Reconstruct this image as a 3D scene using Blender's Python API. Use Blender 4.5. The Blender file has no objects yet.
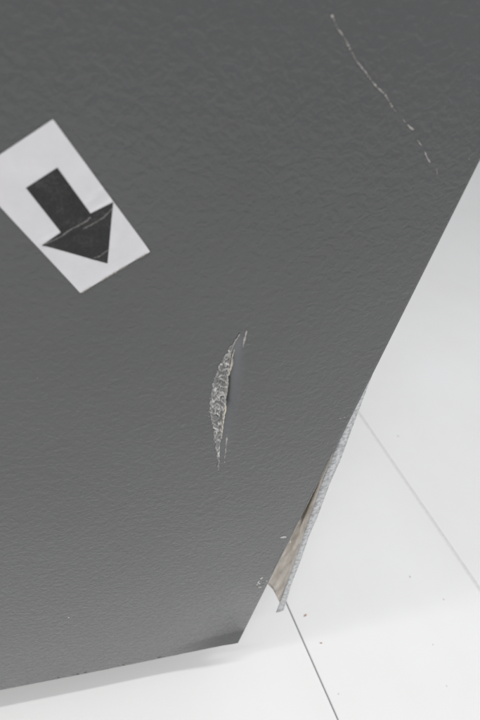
import bpy, bmesh, math, random
import numpy as np
from mathutils import Matrix, Vector, noise

random.seed(7)
scene = bpy.context.scene
C = scene.collection

# ---------------------------------------------------------------- camera, world, lights, exposure
D = 0.225                      # metres from the camera to the plane of the side panel
CAMZ = 0.7227                  # camera height over the floor
FPX = 560.0                    # focal length in pixels of a 480 x 720 frame
RM = np.array([[0.9460784543, 0.0237966047, -0.3230623467],
               [-0.2517268573, 0.6817026763, -0.6869607343],
               [0.2038851333, 0.7312422189, 0.6509344588]])
cam_d = bpy.data.cameras.new('camera')
cam = bpy.data.objects.new('camera', cam_d); C.objects.link(cam)
cam_d.sensor_fit = 'VERTICAL'; cam_d.sensor_height = 36.0
cam_d.lens = FPX / 720.0 * 36.0
cam_d.clip_start = 0.01; cam_d.clip_end = 60
m4 = Matrix([list(RM[0]) + [0], list(RM[1]) + [0], list(RM[2]) + [CAMZ], [0, 0, 0, 1]])
cam.matrix_world = m4
cam_d.dof.use_dof = True; cam_d.dof.focus_distance = 0.42; cam_d.dof.aperture_fstop = 11.0
scene.camera = cam
scene.render.resolution_x = 683; scene.render.resolution_y = 1024

world = bpy.data.worlds.new('World'); scene.world = world; world.use_nodes = True
bg = world.node_tree.nodes['Background']
bg.inputs['Color'].default_value = (0.955, 0.98, 1.0, 1); bg.inputs['Strength'].default_value = 0.40

def area(name, loc, aim, sx, sy, power, col):
    l = bpy.data.lights.new(name, 'AREA'); l.shape = 'RECTANGLE'; l.size = sx; l.size_y = sy
    l.energy = power; l.color = col
    o = bpy.data.objects.new(name, l); C.objects.link(o); o.location = loc
    o.rotation_euler = (Vector(aim) - Vector(loc)).to_track_quat('-Z', 'Y').to_euler()
    return o
# ceiling tubes of the shop: one nearly plumb over the panel (crisp edge of the shade under it), one over the aisle
area('ceiling_tube_plumb', (0.1, 0.18, 2.8), (0.1, 0.18, 0), 2.4, 0.08, 20, (0.995, 0.985, 0.985))
area('ceiling_tube_aisle', (0.1, -0.8, 2.8), (0.1, -0.8, 0), 2.4, 0.3, 40, (0.995, 0.985, 0.985))

vs = scene.view_settings
vs.view_transform = 'Standard'; vs.look = 'None'; vs.exposure = 0.16; vs.gamma = 1.0
vs.use_curve_mapping = False
scene.cycles.use_denoising = True
scene.cycles.max_bounces = 7; scene.cycles.diffuse_bounces = 4; scene.cycles.glossy_bounces = 3

# ---------------------------------------------------------------- measuring helpers
def ray(u, v):
    return RM @ np.array([u - 240.0, 360.0 - v, -FPX])
def on_panel(u, v, dy=0.0):            # point of the upright plane y = D + dy
    r = ray(u, v); k = (D + dy) / r[1]
    return Vector((r[0] * k, D + dy, CAMZ + r[2] * k))
def on_floor(u, v, h=0.0):
    r = ray(u, v); k = (h - CAMZ) / r[2]
    return Vector((r[0] * k, r[1] * k, h))
def to_px(p):
    c = RM.T @ (np.array(p, float) - np.array([0, 0, CAMZ]))
    return 240.0 + FPX * c[0] / -c[2], 360.0 - FPX * c[1] / -c[2]

# ---------------------------------------------------------------- materials
def new_mat(name):
    m = bpy.data.materials.new(name); m.use_nodes = True
    nt = m.node_tree; b = nt.nodes['Principled BSDF']
    return m, nt, b
def N(nt, t, **kw):
    n = nt.nodes.new(t)
    for k, v in kw.items(): setattr(n, k, v)
    return n
def ramp(nt, fac, stops):
    r = N(nt, 'ShaderNodeValToRGB')
    e = r.color_ramp.elements
    e[0].position, e[0].color = stops[0][0], (*stops[0][1], 1)
    e[1].position, e[1].color = stops[-1][0], (*stops[-1][1], 1)
    for p, c in stops[1:-1]:
        x = e.new(p); x.color = (*c, 1)
    nt.links.new(fac, r.inputs['Fac'])
    return r.outputs['Color']
def noise_tex(nt, vec, scale, detail=4, rough=0.55, dist=0.0):
    t = N(nt, 'ShaderNodeTexNoise'); t.inputs['Scale'].default_value = scale
    t.inputs['Detail'].default_value = detail; t.inputs['Roughness'].default_value = rough
    t.inputs['Distortion'].default_value = dist
    nt.links.new(vec, t.inputs['Vector']); return t.outputs['Fac']
def coords(nt):
    return N(nt, 'ShaderNodeTexCoord').outputs['Object']
def bump(nt, b, h, strength, dist):
    n = N(nt, 'ShaderNodeBump'); n.inputs['Strength'].default_value = strength
    n.inputs['Distance'].default_value = dist
    nt.links.new(h, n.inputs['Height']); nt.links.new(n.outputs['Normal'], b.inputs['Normal'])
def math_n(nt, op, a, bb):
    n = N(nt, 'ShaderNodeMath', operation=op)
    for i, x in enumerate((a, bb)):
        if isinstance(x, (int, float)): n.inputs[i].default_value = x
        else: nt.links.new(x, n.inputs[i])
    return n.outputs[0]

def mat_panel():
    m, nt, b = new_mat('embossed_grey_coating')
    co = coords(nt)
    # leather-like embossing: crinkled valleys between small pebbles
    w = N(nt, 'ShaderNodeTexNoise'); w.inputs['Scale'].default_value = 120; w.inputs['Detail'].default_value = 2
    nt.links.new(co, w.inputs['Vector'])
    off = N(nt, 'ShaderNodeVectorMath', operation='MULTIPLY_ADD')
    nt.links.new(w.outputs['Color'], off.inputs[0]); off.inputs[1].default_value = (0.008, 0.008, 0.008)
    nt.links.new(co, off.inputs[2])
    r1 = noise_tex(nt, off.outputs[0], 280, 1.0, 0.5, 0.9)
    v = N(nt, 'ShaderNodeTexVoronoi', feature='SMOOTH_F1'); v.inputs['Scale'].default_value = 230
    v.inputs['Smoothness'].default_value = 0.5
    nt.links.new(off.outputs[0], v.inputs['Vector'])
    big = noise_tex(nt, co, 60, 2, 0.5)
    h = math_n(nt, 'ADD', math_n(nt, 'MULTIPLY', r1, 1.0), math_n(nt, 'MULTIPLY', v.outputs['Distance'], -0.55))
    h = math_n(nt, 'ADD', h, math_n(nt, 'MULTIPLY', big, 0.15))
    # the stretched skin of the dent has lost its grain
    at = N(nt, 'ShaderNodeAttribute', attribute_name='smoothed')
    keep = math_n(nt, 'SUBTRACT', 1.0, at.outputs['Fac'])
    for sock, stren in (('Coat Normal', 0.5), ('Normal', 0.03)):
        n = N(nt, 'ShaderNodeBump'); n.inputs['Distance'].default_value = 0.0010
        nt.links.new(math_n(nt, 'MULTIPLY', keep, stren), n.inputs['Strength'])
        nt.links.new(h, n.inputs['Height']); nt.links.new(n.outputs['Normal'], b.inputs[sock])
    b.inputs['Coat Weight'].default_value = 1.0; b.inputs['Coat IOR'].default_value = 1.55
    blot = noise_tex(nt, co, 9, 5, 0.6)
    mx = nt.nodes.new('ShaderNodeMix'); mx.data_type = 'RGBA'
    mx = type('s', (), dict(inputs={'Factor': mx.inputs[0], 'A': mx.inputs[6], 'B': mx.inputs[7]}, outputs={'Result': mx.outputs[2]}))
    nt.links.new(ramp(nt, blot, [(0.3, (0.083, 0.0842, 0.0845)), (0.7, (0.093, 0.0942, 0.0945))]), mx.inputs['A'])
    nt.links.new(at.outputs['Fac'], mx.inputs['Factor']); mx.inputs['B'].default_value = (0.145, 0.152, 0.158, 1)  # dent skin also mixed towards a lighter, bluer grey
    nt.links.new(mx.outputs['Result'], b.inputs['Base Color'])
    nt.links.new(ramp(nt, noise_tex(nt, co, 16, 4), [(0.3, (0.22,) * 3), (0.7, (0.29,) * 3)]), b.inputs['Coat Roughness'])
    b.inputs['Specular IOR Level'].default_value = 0.1; b.inputs['Roughness'].default_value = 0.6
    return m
def mat_galv():
    m, nt, b = new_mat('galvanised_steel')
    co = coords(nt)
    v = N(nt, 'ShaderNodeTexVoronoi'); v.inputs['Scale'].default_value = 330
    nt.links.new(co, v.inputs['Vector'])
    f = math_n(nt, 'ADD', math_n(nt, 'MULTIPLY', v.outputs['Distance'], 0.7), math_n(nt, 'MULTIPLY', noise_tex(nt, co, 500, 4, 0.7), 0.6))
    nt.links.new(ramp(nt, f, [(0.30, (0.72, 0.73, 0.735)), (0.60, (0.63, 0.64, 0.645)), (0.85, (0.40, 0.405, 0.41))]), b.inputs['Base Color'])
    b.inputs['Metallic'].default_value = 0.1; b.inputs['Roughness'].default_value = 0.5
    bump(nt, b, f, 0.2, 0.0003)
    return m
def mat_web():
    m, nt, b = new_mat('dull_tan_metal')
    co = coords(nt)
    mp = N(nt, 'ShaderNodeMapping'); mp.inputs['Scale'].default_value = (1, 1, 0.15); nt.links.new(co, mp.inputs['Vector'])
    f = noise_tex(nt, mp.outputs[0], 240, 4, 0.6)
    nt.links.new(ramp(nt, f, [(0.3, (0.30, 0.265, 0.225)), (0.7, (0.58, 0.54, 0.485))]), b.inputs['Base Color'])
    b.inputs['Metallic'].default_value = 0.8; b.inputs['Roughness'].default_value = 0.3
    bump(nt, b, f, 0.25, 0.0005)
    return m
def mat_plain(name, col, rough, var=0.12, scale=300, metal=0.0, bmp=0.2):
    m, nt, b = new_mat(name)
    co = coords(nt); f = noise_tex(nt, co, scale, 4, 0.6)
    lo = tuple(c * (1 - var) for c in col); hi = tuple(min(1, c * (1 + var)) for c in col)
    nt.links.new(ramp(nt, f, [(0.3, lo), (0.7, hi)]), b.inputs['Base Color'])
    b.inputs['Roughness'].default_value = rough; b.inputs['Metallic'].default_value = metal
    if bmp: bump(nt, b, f, bmp, 0.0003)
    return m
def mat_floor():
    m, nt, b = new_mat('white_floor_panel')
    co = coords(nt)
    f = noise_tex(nt, co, 2.3, 6, 0.62); g = noise_tex(nt, co, 160, 3, 0.6)
    nt.links.new(ramp(nt, f, [(0.3, (0.80, 0.795, 0.785)), (0.7, (0.85, 0.85, 0.85))]), b.inputs['Base Color'])
    nt.links.new(ramp(nt, f, [(0.3, (0.50,) * 3), (0.7, (0.42,) * 3)]), b.inputs['Roughness'])
    b.inputs['Specular IOR Level'].default_value = 0.3
    bump(nt, b, g, 0.04, 0.0004)
    return m
def mat_ink():
    m, nt, b = new_mat('scuffed_black_ink')
    co = coords(nt)
    f = noise_tex(nt, co, 900, 5, 0.7); g = noise_tex(nt, co, 120, 4, 0.6)
    s = math_n(nt, 'ADD', math_n(nt, 'MULTIPLY', f, 0.6), math_n(nt, 'MULTIPLY', g, 0.4))
    nt.links.new(ramp(nt, s, [(0.40, (0.009, 0.009, 0.009)), (0.54, (0.020, 0.020, 0.020)), (0.68, (0.065, 0.064, 0.063))]), b.inputs['Base Color'])
    b.inputs['Roughness'].default_value = 0.5
    bump(nt, b, f, 0.2, 0.0002)
    return m
def mat_torn():
    m, nt, b = new_mat('torn_coating')
    co = coords(nt)
    at = N(nt, 'ShaderNodeAttribute', attribute_name='wear')
    f = noise_tex(nt, co, 700, 3, 0.6)
    s = math_n(nt, 'ADD', at.outputs['Fac'], math_n(nt, 'MULTIPLY', math_n(nt, 'SUBTRACT', f, 0.5), 0.5))
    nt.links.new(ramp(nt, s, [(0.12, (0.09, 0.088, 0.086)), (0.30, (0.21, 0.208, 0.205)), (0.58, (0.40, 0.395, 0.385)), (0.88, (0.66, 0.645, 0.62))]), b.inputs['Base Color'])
    b.inputs['Roughness'].default_value = 0.42
    return m

M = dict(panel=mat_panel(), galv=mat_galv(), web=mat_web(), floor=mat_floor(), ink=mat_ink(), torn=mat_torn(),
         paper=mat_plain('white_label_paper', (0.73, 0.715, 0.73), 0.5, 0.03, 150, bmp=0.1),
         bare=mat_plain('bare_scratched_metal', (0.42, 0.40, 0.37), 0.4, 0.25, 900, 0.2),
         faint=mat_plain('faint_scuff', (0.24, 0.235, 0.225), 0.45, 0.2, 900, 0.0),
         chip=mat_plain('white_chipped_coating', (0.55, 0.55, 0.54), 0.5, 0.12, 900),
         scuff=mat_plain('ink_worn_off', (0.24, 0.23, 0.22), 0.6, 0.25, 900),
         crease=mat_plain('grey_paper_crease', (0.55, 0.545, 0.545), 0.6, 0.1, 900),
         lip=mat_plain('cream_torn_edge', (0.60, 0.54, 0.44), 0.45, 0.15, 700),
         glue=mat_plain('grimy_adhesive', (0.30, 0.27, 0.22), 0.6, 0.3, 900),
         inner=mat_plain('dark_inside_sheet', (0.10, 0.095, 0.09), 0.6, 0.15, 60),
         grout=mat_plain('pale_grout', (0.71, 0.71, 0.70), 0.8, 0.06, 200),
         gap=mat_plain('dark_joint_filler', (0.16, 0.16, 0.165), 0.9, 0.2, 200),
         crumb=mat_plain('brown_crumb', (0.42, 0.28, 0.22), 0.8, 0.3, 1500),
         greyc=mat_plain('grey_crumb', (0.50, 0.46, 0.42), 0.8, 0.3, 1500))

# ---------------------------------------------------------------- mesh helpers
def link(name, me, mat, parent=None):
    o = bpy.data.objects.new(name, me); C.objects.link(o)
    if mat: me.materials.append(mat)
    if parent: o.parent = parent
    return o
def from_data(name, vs_, fs, mat, parent=None, smooth=False):
    me = bpy.data.meshes.new(name); me.from_pydata([tuple(v) for v in vs_], [], fs); me.update()
    if smooth: me.polygons.foreach_set('use_smooth', [True] * len(me.polygons))
    return link(name, me, mat, parent)
def tag(o, label, cat, group=None):
    o['label'] = label; o['category'] = cat
    if group: o['group'] = group
    return o
def solidify(o, t, off=1.0):
    s = o.modifiers.new('thickness', 'SOLIDIFY'); s.thickness = t; s.offset = off
def interp(x, xs, ys):
    return float(np.interp(x, xs, ys))
def sstep(a, b, x):
    t = min(1, max(0, (x - a) / (b - a))); return t * t * (3 - 2 * t)
def box(name, lo, hi, mat, parent=None, bev=0.0):
    bm = bmesh.new(); bmesh.ops.create_cube(bm, size=1)
    for v in bm.verts:
        v.co = Vector([(lo[i] + hi[i]) / 2 + v.co[i] * (hi[i] - lo[i]) for i in range(3)])
    if bev: bmesh.ops.bevel(bm, geom=bm.edges[:], offset=bev, segments=2, affect='EDGES', profile=0.6)
    me = bpy.data.meshes.new(name); bm.to_mesh(me); bm.free()
    return link(name, me, mat, parent)

# ---------------------------------------------------------------- floor
ANG = math.atan2(0.124588317, 0.992208522)      # joints run at this angle from the panel's normal
dj = Vector((-math.sin(ANG), math.cos(ANG), 0)); nj = Vector((math.cos(ANG), math.sin(ANG), 0))
def fl(a, c, z): return dj * a + nj * c + Vector((0, 0, z))
A0, A1 = -2.2, 4.2
floor = from_data('floor', [fl(A0, -2.4, -0.006), fl(A0, 4.2, -0.006), fl(A1, 4.2, -0.006), fl(A1, -2.4, -0.006)], [(0, 1, 2, 3)], M['gap'])
floor['kind'] = 'structure'
J1, J2 = 0.330, 0.628
def floor_panel(c0, c1):
    bm = bmesh.new(); bmesh.ops.create_cube(bm, size=1)
    for v in bm.verts:
        v.co = fl((A0 + A1) / 2 + v.co.x * (A1 - A0), (c0 + c1) / 2 + v.co.y * (c1 - c0), -0.0025 + v.co.z * 0.005)
    bmesh.ops.recalc_face_normals(bm, faces=bm.faces[:])
    bmesh.ops.bevel(bm, geom=bm.edges[:], offset=0.0006, segments=2, affect='EDGES')
    me = bpy.data.meshes.new('floor_panel'); bm.to_mesh(me); bm.free()
    return link('floor_panel', me, M['floor'], floor)
floor_panel(-2.4, J1 - 0.0009); floor_panel(J1 + 0.0009, J2 - 0.0026); floor_panel(J2 + 0.0026, 4.2)
gr = from_data('grout_line', [fl(A0, J2 - 0.0025, -0.0009), fl(A0, J2 + 0.0025, -0.0009), fl(A1, J2 + 0.0025, -0.0009), fl(A1, J2 - 0.0025, -0.0009)],
               [(0, 1, 2, 3)], M['grout'], floor)

# ---------------------------------------------------------------- cabinet
XE = on_panel(238, 643).x                     # the panel's rear upright edge
ZB = on_panel(238, 643).z                     # its bottom edge
W, H, DEP = 0.66, 1.45, 0.58
cab = bpy.data.objects.new('appliance_cabinet', None); C.objects.link(cab)
tag(cab, 'grey embossed metal appliance cabinet with a torn dent and a scratched side', 'appliance')

# outline of the tear (pixels of the photograph, laid onto the panel)
TV = [338, 341, 349, 357, 364, 371, 378, 383, 390, 400, 407, 414, 421, 428, 435, 442, 447, 455, 461, 470]
TL = [235.6, 233.8, 228.6, 223.6, 220.0, 216.6, 214.2, 213.0, 211.6, 210.2, 209.2, 210.2, 211.4, 213.2, 213.6, 214.6, 215.5, 216.9, 217.7, 218.3]
TR = [236.8, 235.8, 232.6, 231.2, 230.0, 229.2, 228.1, 227.8, 227.2, 226.2, 225.3, 224.2, 222.9, 222.0, 221.3, 220.4, 219.9, 219.5, 219.2, 218.7]
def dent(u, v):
    """depth of the dent in metres and how far the skin is smoothed and lightened"""
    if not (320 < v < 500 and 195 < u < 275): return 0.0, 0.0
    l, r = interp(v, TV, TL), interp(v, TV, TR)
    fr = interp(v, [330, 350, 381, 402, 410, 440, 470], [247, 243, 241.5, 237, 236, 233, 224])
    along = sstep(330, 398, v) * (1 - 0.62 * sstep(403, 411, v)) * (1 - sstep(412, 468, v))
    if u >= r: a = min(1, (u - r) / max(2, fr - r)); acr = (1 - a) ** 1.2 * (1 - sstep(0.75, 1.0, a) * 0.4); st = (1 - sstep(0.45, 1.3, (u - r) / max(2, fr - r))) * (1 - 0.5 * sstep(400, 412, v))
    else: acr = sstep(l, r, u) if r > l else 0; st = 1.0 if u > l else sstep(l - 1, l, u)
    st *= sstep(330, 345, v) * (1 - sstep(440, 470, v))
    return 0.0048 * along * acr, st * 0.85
def corner_crease(x, z, u, v):
    """bottom rear corner: pushed in above a slanting fold, the strip below it bent back out"""
    vf = interp(u, [120, 150, 189, 242, 260], [672, 657, 643.5, 630.4, 626])
    amt = sstep(150, 238, u)
    d = 0.0
    if v < vf: d = 0.0022 * amt * (1 - sstep(0, 46, vf - v))
    else: d = 0.0022 * amt - 0.0075 * amt * min(1.25, (v - vf) / 13.0)
    return d
def axis(lo, hi, fine, zones, coarse):
    xs = []; x = lo
    while x < hi - 1e-6:
        xs.append(x)
        step = coarse
        for a, b, s in zones:
            if a <= x < b: step = min(step, s)
        x += step
    xs.append(hi); return xs
xs = axis(XE - W, XE, 0, [(-0.12, 1, 0.004), (0.075, 0.135, 0.0007), (0.10, 0.3, 0.0025)], 0.05)
zs = axis(ZB, ZB + H, 0, [(0, 0.75, 0.004), (0.36, 0.56, 0.0010), (0.05, 0.13, 0.0015)], 0.05)
verts, st = [], []
nx, nz = len(xs), len(zs)
for j, z in enumerate(zs):
    for i, x in enumerate(xs):
        zz = z; xx = x
        y = D
        s_ = 0.0
        if -0.1 < x and z < 0.75:
            u, v = to_px((x, D, z))
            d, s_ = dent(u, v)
            c_ = corner_crease(x, z, u, v)
            y += d + c_
            zz = z - c_ * 2.97                       # the bent strip's cut edges stay in line with the panel's edges
            xx = x + c_ * 0.9
            if z < ZB + 0.02:                        # uneven, slightly rolled bottom edge
                zz += 0.0007 * noise.noise((x * 90, 0, 3)) * (1 - (z - ZB) / 0.02)
        # gentle oil-canning of the thin sheet
        y += 0.0009 * noise.noise((x * 5, z * 5, 1.7)) * (1 - sstep(XE - 0.03, XE, x))
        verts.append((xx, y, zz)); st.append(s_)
faces = [(j * nx + i, j * nx + i + 1, (j + 1) * nx + i + 1, (j + 1) * nx + i) for j in range(nz - 1) for i in range(nx - 1)]
panel = from_data('side_panel', verts, faces, M['panel'], cab, True)
panel.data.attributes.new('smoothed', 'FLOAT', 'POINT').data.foreach_set('value', st)
solidify(panel, 0.0008, -1.0)

XI = XE - 0.010                                # rear sheet, just inside the edge
box('rear_sheet', (XI - 0.001, D + 0.022, ZB + 0.004), (XI, D + DEP, ZB + H - 0.004), M['galv'], cab)
box('far_side_panel', (XE - W, D + DEP, ZB), (XE, D + DEP + 0.001, ZB + H), M['panel'], cab)
box('front_sheet', (XE - W, D + 0.002, ZB + 0.002), (XE - W + 0.02, D + DEP - 0.001, ZB + H - 0.001), M['panel'], cab)
box('base_sheet', (XE - W + 0.021, D + 0.0032, ZB + 0.006), (XI - 0.002, D + DEP - 0.002, ZB + 0.010), M['inner'], cab)
box('top_sheet', (XE - W - 0.001, D - 0.001, ZB + H + 0.0005), (XE - 0.001, D + DEP, ZB + H + 0.003), M['panel'], cab)
for fx in (XE - 0.09, XE - W + 0.09):
    for fy in (D + 0.10, D + DEP - 0.08):
        bm = bmesh.new()
        bmesh.ops.create_cone(bm, cap_ends=True, segments=20, radius1=0.018, radius2=0.014, depth=ZB + 0.006)
        bmesh.ops.translate(bm, verts=bm.verts, vec=(fx, fy, (ZB + 0.006) / 2))
        me = bpy.data.meshes.new('foot'); bm.to_mesh(me); bm.free(); link('foot', me, M['inner'], cab)

# rear flange that has sprung away from the panel's edge
YR = 0.009
outer = [(373.5, 371), (369.5, 381), (360.5, 405), (351.4, 429.4), (340.3, 459.7), (330.2, 481.9), (317.1, 517), (309, 535.3), (300, 561.7), (291.7, 582.5), (286.8, 599), (283.4, 610.0)]
inner = [(366, 371), (361, 381), (351, 405), (342.6, 429.4), (331, 459.7), (322.2, 481.9), (310, 517.2), (303.3, 536), (294.6, 561.5), (287.2, 582.3), (281.5, 598.5), (276.2, 612.4)]
def resample(pts, n):
    p = np.array(pts, float); s = np.r_[0, np.cumsum(np.hypot(*np.diff(p, axis=0).T))]
    t = np.linspace(0, s[-1], n); return np.c_[np.interp(t, s, p[:, 0]), np.interp(t, s, p[:, 1])]
n = 60
ro, ri = resample(outer, n), resample(inner, n)
RO = [on_panel(u, v, YR + 0.0004 * noise.noise((k * 0.22, 0, 0))) for k, (u, v) in enumerate(ro)]
RI = [on_panel(u, v, YR - 0.0008) for u, v in ri]
vv, ff = [], []
for k in range(n): vv += [RI[k], (RI[k] + RO[k]) / 2 + Vector((0, -0.0003, 0)), RO[k]]
for k in range(n - 1):
    for q in range(2): ff.append((k * 3 + q, k * 3 + q + 1, k * 3 + q + 4, k * 3 + q + 3))
flange = from_data('rear_flange', vv, ff, M['galv'], cab, True); solidify(flange, 0.0008, 0)
flange['label'] = 'bare galvanised steel strip sprung away from the panel edge'
# the flange's inner web, a shallow trough from the strip back behind the panel
vv, ff = [], []
nw = 8
for k in range(n):
    t = k / (n - 1)
    a = RI[min(k, n - 4)].lerp(RI[k], 0.2) if k > n - 4 else RI[k]
    zlift = 0.0 if t < 0.80 else (t - 0.80) / 0.20
    b = Vector((XE - 0.006, D + 0.0035, a.z + 0.075 * zlift + 0.002))
    for q in range(nw + 1):
        s = q / nw
        p = a.lerp(b, s); p.y += (0.010 + 0.030 * math.exp(-((t - 0.42) / 0.13) ** 2)) * math.sin(s * math.pi) ** 0.8
        p.y += 0.0006 * noise.noise((k * 0.25, q * 0.5, 5)); vv.append(p)
for k in range(n - 1):
    for q in range(nw):
        i = k * (nw + 1) + q; ff.append((i, i + 1, i + nw + 2, i + nw + 1))
web = from_data('flange_web', vv, ff, M['web'], flange, True); solidify(web, 0.0006, 0)

# --- torn skin of the dent
ns, nt_ = 280, 38
vv, ff, wear = [], [], []
for k in range(ns + 1):
    v = 338.5 + (470 - 338.5) * k / ns
    l, r = interp(v, TV, TL), interp(v, TV, TR)
    l += 1.6 * noise.noise((v * 0.22, 2, 0)) + 0.8 * noise.noise((v * 0.7, 2, 5)); r += 0.6 * noise.noise((v * 0.4, 9, 0))
    wid = max(0.5, r - l)
    for q in range(nt_ + 1):
        t = q / nt_
        u = l + (r - l) * t
        p = on_panel(u, v)
        du, _ = dent(u, v)
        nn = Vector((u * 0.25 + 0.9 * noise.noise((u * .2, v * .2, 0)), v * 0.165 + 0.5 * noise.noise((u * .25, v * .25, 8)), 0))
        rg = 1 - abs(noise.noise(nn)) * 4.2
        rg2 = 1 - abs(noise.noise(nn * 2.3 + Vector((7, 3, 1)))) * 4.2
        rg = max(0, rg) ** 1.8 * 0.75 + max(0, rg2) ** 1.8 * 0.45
        body = math.sin(math.pi * min(1, max(0, t))) ** 0.5
        scale = min(1, wid / 12)
        h = 0.0002 + body * scale * (0.0004 + 0.0017 * rg) * 1.0
        lipv = sstep(0.78, 0.95, t)
        h += lipv * 0.0014 * scale
        if t > 0.97: h -= 0.0006 * scale
        edge = min(1, min(t, 1 - t) * 8)
        p.y = D + min(du, 0.0015) - h
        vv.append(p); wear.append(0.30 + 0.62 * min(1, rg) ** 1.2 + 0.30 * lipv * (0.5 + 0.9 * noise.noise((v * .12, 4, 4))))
for k in range(ns):
    for q in range(nt_):
        i = k * (nt_ + 1) + q; ff.append((i, i + nt_ + 1, i + nt_ + 2, i + 1))
torn = from_data('torn_coating', vv, ff, M['torn'], panel, True)
torn.data.attributes.new('wear', 'FLOAT', 'POINT').data.foreach_set('value', wear)
torn['label'] = 'pale crumpled strip where the coating is torn open'

# --- ribbons and flakes lying on the panel
def px_on(u, v, lift):
    d, _ = dent(u, v)
    p = on_panel(u, v)
    p.y = D + d + corner_crease(p.x, p.z, u, v) - lift + 0.0009 * noise.noise((p.x * 5, p.z * 5, 1.7)) * (1 - sstep(XE - 0.03, XE, p.x))
    return p
def ribbon(name, pts, w, mat, parent, lift=0.00015, jit=0.5, wob=0.4, seed=0, step=1.6, taper=True):
    rnd = random.Random(seed)
    p = np.array(pts, float); L = np.hypot(*np.diff(p, axis=0).T).sum()
    m = max(3, int(L / step)); rs = resample(pts, m)
    vv, ff = [], []
    for k in range(m):
        a = rs[max(0, k - 1)]; b = rs[min(m - 1, k + 1)]; t = (b - a) / (np.hypot(*(b - a)) + 1e-9); nn = np.array([-t[1], t[0]])
        ww = w * (1 - jit + 2 * jit * rnd.random()) / 2
        if taper: ww *= 0.25 + 0.75 * math.sin(math.pi * (k + 0.5) / m) ** 0.5
        c = rs[k] + nn * wob * (rnd.random() - 0.5)
        lo, hi = c + nn * ww, c - nn * ww
        vv += [px_on(lo[0], lo[1], lift), px_on(c[0], c[1], lift + 0.00012), px_on(hi[0], hi[1], lift)]
    for k in range(m - 1):
        for q in (0, 1): ff.append((k * 3 + q, k * 3 + q + 1, k * 3 + q + 4, k * 3 + q + 3))
    return from_data(name, vv, ff, mat, parent)
def flake(name, u, v, ru, rv, mat, parent, seed):
    rnd = random.Random(seed); vv = [px_on(u, v, 0.0004)]
    for k in range(7):
        a = k / 7 * 2 * math.pi; q = 0.6 + 0.6 * rnd.random()
        vv.append(px_on(u + math.cos(a) * ru * q, v + math.sin(a) * rv * q, 0.0001))
    return from_data(name, vv, [(0, 1 + k, 1 + (k + 1) % 7) for k in range(7)], mat, parent)

scr = [(331.9, 15.6), (334.5, 23), (338, 29.7), (343.5, 36.5), (347.5, 43.8), (351, 51), (355.3, 59.4), (361.6, 67.2), (368, 76), (374, 84.4), (380, 90), (385, 95), (388.5, 101), (392.4, 107.5)]
fine_scr = resample(scr, 60); rk = random.Random(11); k = 0
while k < 57:                                                    # broken run of short bare strokes
    m = rk.choice([3, 4, 5, 7, 9]); seg = fine_scr[k:min(60, k + m)]
    if len(seg) > 2: ribbon('scratch', seg, 0.7 + 0.6 * rk.random(), M['bare' if rk.random() < .7 else 'faint'], panel, seed=300 + k, wob=0.7, jit=0.7, step=1.2)
    k += m - 1 + (1 if rk.random() < .35 else 0)
flake('scratch_pit', 332.2, 16, 1.7, 2.2, M['bare'], panel, 3)
for k, (u, v) in enumerate([(347.6, 45), (349.4, 48.5), (361.2, 67.3), (374.8, 84.8), (385.2, 95), (391.7, 106)]):
    flake('scratch_pit', u, v, 1.1, 1.2, M['bare'], panel, 20 + k)
for k, sg in enumerate([[(393, 108.5), (395.5, 111.5)], [(402.5, 119), (405, 122)], [(407.3, 124.5), (409.5, 126.8), (413.3, 129.8)], [(417, 139.5), (421.3, 145.5)],
                        [(424.6, 151.5), (426.3, 156.5), (430, 162.4)], [(436.5, 168), (437, 174.4)]]):
    ribbon('scratch', sg, [0.5, 0.9, 1.7, 1.0, 1.4, 0.9][k], M['bare'], panel, seed=40 + k, wob=0.3)
ribbon('tear_streak', [(246.8, 330.5), (245.6, 335), (244.2, 340), (243, 347)], 1.6, M['bare'], panel, seed=5, wob=0.2)
ribbon('tear_streak', [(239.5, 333.5), (237, 338), (234.4, 342), (232.6, 348.5)], 1.3, M['bare'], panel, lift=0.0006, seed=6, wob=0.2)
ribbon('tear_streak', [(227.2, 434), (226.4, 443), (225.6, 452), (224.6, 458)], 1.2, M['bare'], panel, seed=8, jit=0.8, wob=0.5)
flake('tear_streak', 224.5, 462, 0.6, 0.8, M['bare'], panel, 9)
# cream lip on the open side of the tear
lip = [(233.3, 346), (231.2, 356), (231, 364), (229.6, 371), (227.6, 377), (227.9, 384), (227.4, 391), (226.0, 398), (225.5, 403), (225.8, 407), (224.0, 413), (222.6, 420), (221.8, 427), (220.7, 436)]
ribbon('torn_lip', lip, 1.5, M['lip'], torn, lift=0.0034, seed=12, jit=0.5, wob=0.5)
ribbon('torn_lip', [(227.6, 391), (226.2, 397), (225.4, 402), (225.2, 409)], 2.6, M['lip'], torn, lift=0.0030, seed=14, jit=0.3, wob=0.3)
ribbon('torn_lip', [(231.6, 357), (231.2, 364), (229.4, 371)], 1.9, M['bare'], torn, lift=0.0031, seed=15, jit=0.3, wob=0.3)
for k, (u, v, a, b) in enumerate([(209.3, 411.5, .7, .8), (208.9, 416.3, .6, .5), (212.0, 421, .6, .6), (210.2, 398.5, .7, .7)]):
    flake('coating_flake', u, v, a, b, M['bare'], panel, 60 + k)
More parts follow.
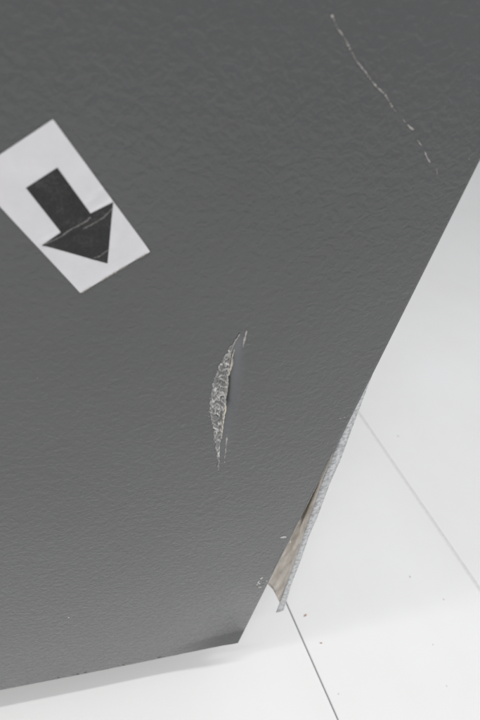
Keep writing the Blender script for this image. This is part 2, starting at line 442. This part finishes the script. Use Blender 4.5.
# chips along the rear edge and specks
for k, (u, v, a, b, mm) in enumerate([(340.3, 418.4, 1.2, .8, 'faint'), (344.6, 417.2, 1.3, .9, 'faint'), (37.5, 378, .9, .7, 'faint'), (68.5, 617, 1.2, .7, 'chip'), (190, 578.8, 1.0, .8, 'faint'),
                                      (469, 159, .9, .9, 'faint'), (290.2, 541.8, .9, 1.9, 'chip'), (119, 531, .6, .5, 'faint')]):
    flake('paint_chip', u, v, a, b, M[mm], panel, 80 + k)
ribbon('paint_chip', [(280.3, 537.6), (283, 537), (286.3, 536.8)], 1.7, M['chip'], panel, seed=90, wob=0.2)
for k, sg in enumerate([[(262.6, 576.6), (260.6, 579.2)], [(259.6, 580.4), (258.2, 582.6), (260.4, 583.6)], [(262.4, 582.8), (265, 582.0)], [(253.6, 586.6), (256.6, 587.0)], [(258.2, 586.9), (261.8, 587.5)], [(261, 585.0), (264.5, 585.4)]]):
    ribbon('paint_chip', sg, [1.2, 1.1, 1.0, .8, .9, .7][k], M[['chip', 'chip', 'faint', 'faint', 'bare', 'faint'][k]], panel, seed=91 + k, wob=0.9, jit=0.8, step=0.9)
for k, (u, v) in enumerate([(266.8, 580.8), (263.6, 579.6), (257.2, 584.6), (260.2, 577.9)]):
    flake('paint_chip', u, v, .8, .6, M['faint' if k % 2 else 'chip'], panel, 120 + k)
for k, (a_, b_) in enumerate([((333.6, 452.0), (318.5, 482.2)), ((317.0, 485.2), (303.4, 512.3)), ((300, 519), (293.5, 532.2)), ((285.5, 548.1), (272.5, 574))]):
    ribbon('pale_edge', [(a_[0] - .45, a_[1]), (b_[0] - .45, b_[1])], 0.7, M['faint'], panel, seed=400 + k, wob=0.15, jit=0.6)  # thin broken pale line along the panel's rear edge
rn = random.Random(5)
for k in range(14):                                             # bare nicks on the bottom edge
    u = 55 + rn.random() * 110; v = 643 + (238 - u) * 47 / 238 - 0.9
    flake('edge_nick', u, v, 0.9 + rn.random(), 0.5, M['faint' if rn.random() < .6 else 'inner'], panel, 200 + k)

# ---------------------------------------------------------------- arrow sticker
cTR, cBR, cBL = on_panel(52.8, 118.6), on_panel(149.6, 250.2), on_panel(80.2, 292.2)
cTL = cTR + cBL - cBR
E1 = (cTR - cTL); E2 = (cBL - cTL); SW, SH = E1.length, E2.length
def st_of(p):
    q = p - cTL; return q.dot(E1) / SW ** 2, q.dot(E2) / SH ** 2
folds = [((41.7, 244), (112.7, 201), 0.00035), ((62, 243), (112, 206), 0.0002), ((88, 262), (110, 246), 0.00015), ((82, 207), (104, 189), 0.0002)]
fold3 = [(on_panel(*a), on_panel(*b), h) for a, b, h in folds]
def sheet_y(p):
    s, t = st_of(p)
    h = 0.0003 + 0.00015 * noise.noise((p.x * 60, p.z * 60, 4))
    h += 0.0007 * sstep(0.90, 1.0, t) * sstep(0.7, 1, s) + 0.0002 * sstep(0.93, 1, t)
    for a, b, hh in fold3:
        d = b - a; q = p - a; k = max(0, min(1, q.dot(d) / d.dot(d))); dist = (q - d * k).length
        h += hh * max(0, 1 - dist / 0.0022)
    return D + 0.0009 * noise.noise((p.x * 5, p.z * 5, 1.7)) - h - 0.0001
def sheet(name, poly, lift, mat, parent, thick=None):
    bm = bmesh.new(); f = bm.faces.new([bm.verts.new(p) for p in poly])
    for e1, e2, L, k in ((E1, E2, SW, 26), (E2, E1, SH, 44)):
        for i in range(1, k):
            bmesh.ops.bisect_plane(bm, geom=bm.verts[:] + bm.edges[:] + bm.faces[:], plane_co=cTL + e1 * (i / k), plane_no=e1.normalized())
    for v in bm.verts:
        v.co.y = D; v.co.y = sheet_y(v.co.copy()) - lift
    bmesh.ops.triangulate(bm, faces=bm.faces[:])
    bmesh.ops.recalc_face_normals(bm, faces=bm.faces[:])
    if sum(f.normal.y for f in bm.faces) > 0: bmesh.ops.reverse_faces(bm, faces=bm.faces[:])
    me = bpy.data.meshes.new(name); bm.to_mesh(me); bm.free()
    return link(name, me, mat, parent)
stk = bpy.data.objects.new('arrow_sticker', None); C.objects.link(stk)
tag(stk, 'white rectangular sticker with a black arrow stuck on the grey panel', 'sticker')
def rounded(poly, r):
    out = []
    for i in range(4):
        p, a, b = poly[i], poly[i - 1], poly[(i + 1) % 4]
        da, db = (a - p).normalized() * r, (b - p).normalized() * r
        for k in range(5):
            t = k / 4; out.append((p + da) * (1 - t) ** 2 + p * 2 * t * (1 - t) + (p + db) * t * t)
    return out
edge = rounded([cTL, cTR, cBR, cBL], 0.0006)
paper = sheet('paper', edge, 0.0, M['paper'], stk); solidify(paper, 0.00015, -1)
arrow_px = [(25.8, 187), (57.2, 166.6), (90.2, 212.2), (112.9, 200.8), (107.3, 262.6), (41.6, 244.2), (60.6, 231.2)]
arrow = sheet('printed_arrow', [on_panel(*p) for p in arrow_px], 0.00008, M['ink'], paper)
def scuff(name, pts, w, mat, seed):
    rnd = random.Random(seed); rs = resample(pts, max(4, int(len(pts) * 6))); vv, ff = [], []; m = len(rs)
    for k in range(m):
        a, b = rs[max(0, k - 1)], rs[min(m - 1, k + 1)]; t = (b - a) / np.hypot(*(b - a)); nn = np.array([-t[1], t[0]])
        ww = w * (0.35 + rnd.random()) / 2; c = rs[k] + nn * (rnd.random() - 0.5) * 0.7
        for q in (c + nn * ww, c - nn * ww):
            p = on_panel(q[0], q[1]); p.y = sheet_y(p) - 0.00020; vv.append(p)
    for k in range(m - 1): ff.append((k * 2, k * 2 + 1, k * 2 + 3, k * 2 + 2))
    return from_data(name, vv, ff, mat, paper)
gl = [(80.6, 292.0), (97.5, 282.0), (115, 271.3), (132, 261.0), (149.2, 250.6)]
for k, (t0, t1) in enumerate([(0.02, 0.16), (0.30, 0.52), (0.55, 0.68), (0.80, 0.97)]):
    A_, B_ = np.array(gl[0]), np.array(gl[-1])
    scuff('grimy_edge', [tuple(A_ + (B_ - A_) * t) for t in np.linspace(t0, t1, 4)], 0.9, M['glue'], 20 + k)
scuff('crease', [(45, 242.6), (54, 238.5), (61.7, 235), (66, 231), (71.7, 227.3), (79, 224), (87.3, 219), (90, 215.5)], 1.1, M['scuff'], 1)
scuff('crease', [(83, 227.5), (90, 224), (97, 220.3), (104, 215.5), (111.5, 207.5)], 0.9, M['scuff'], 2)
scuff('crease', [(93.5, 256.8), (100, 254.6), (108, 248)], 0.7, M['scuff'], 3)

# ---------------------------------------------------------------- crumbs on the floor
def crumb(u, v, size, asp, mat, label, seed):
    rnd = random.Random(seed); p = on_floor(u, v)
    bm = bmesh.new(); bmesh.ops.create_icosphere(bm, subdivisions=1, radius=1)
    a = rnd.random() * 3
    for w in bm.verts:
        q = w.co * (1 + 0.5 * (rnd.random() - 0.5)); x, y = q.x * size * asp * 1.15, q.y * size * 0.75
        w.co = Vector((p.x + x * math.cos(a) - y * math.sin(a), p.y + x * math.sin(a) + y * math.cos(a), max(0.0001, size * 0.22 + q.z * size * 0.32)))
    me = bpy.data.meshes.new('crumb'); bm.to_mesh(me); bm.free()
    o = link('crumb', me, mat); tag(o, label, 'crumb', 'crumbs scattered on the white floor')
crumb(305, 615.6, 0.0017, 1.7, M['crumb'], 'largest brown crumb, just right of the dark joint below the metal strip', 1)
crumb(320.8, 643, 0.0013, 1.5, M['crumb'], 'brown crumb right of the dark joint, halfway to the photo bottom', 2)
crumb(338.5, 694, 0.0009, 1.2, M['greyc'], 'tiny grey crumb right of the dark joint near the photo bottom', 3)
crumb(409.8, 576.6, 0.0012, 1.3, M['greyc'], 'dark crumb on the middle floor panel, nearest the pale joint', 5)
crumb(443.8, 599.4, 0.0011, 1.1, M['greyc'], 'dark crumb on the middle floor panel, rightmost of the upper pair', 6)
crumb(433, 644.6, 0.0010, 1.0, M['greyc'], 'grey speck on the middle floor panel, upper of the lowest pair', 7)
crumb(446.7, 686, 0.0009, 1.1, M['greyc'], 'grey speck on the middle floor panel, lowest of all', 9)
crumb(398, 436, 0.0014, 1.2, M['greyc'], 'small grey speck on the floor just above the pale joint', 10)
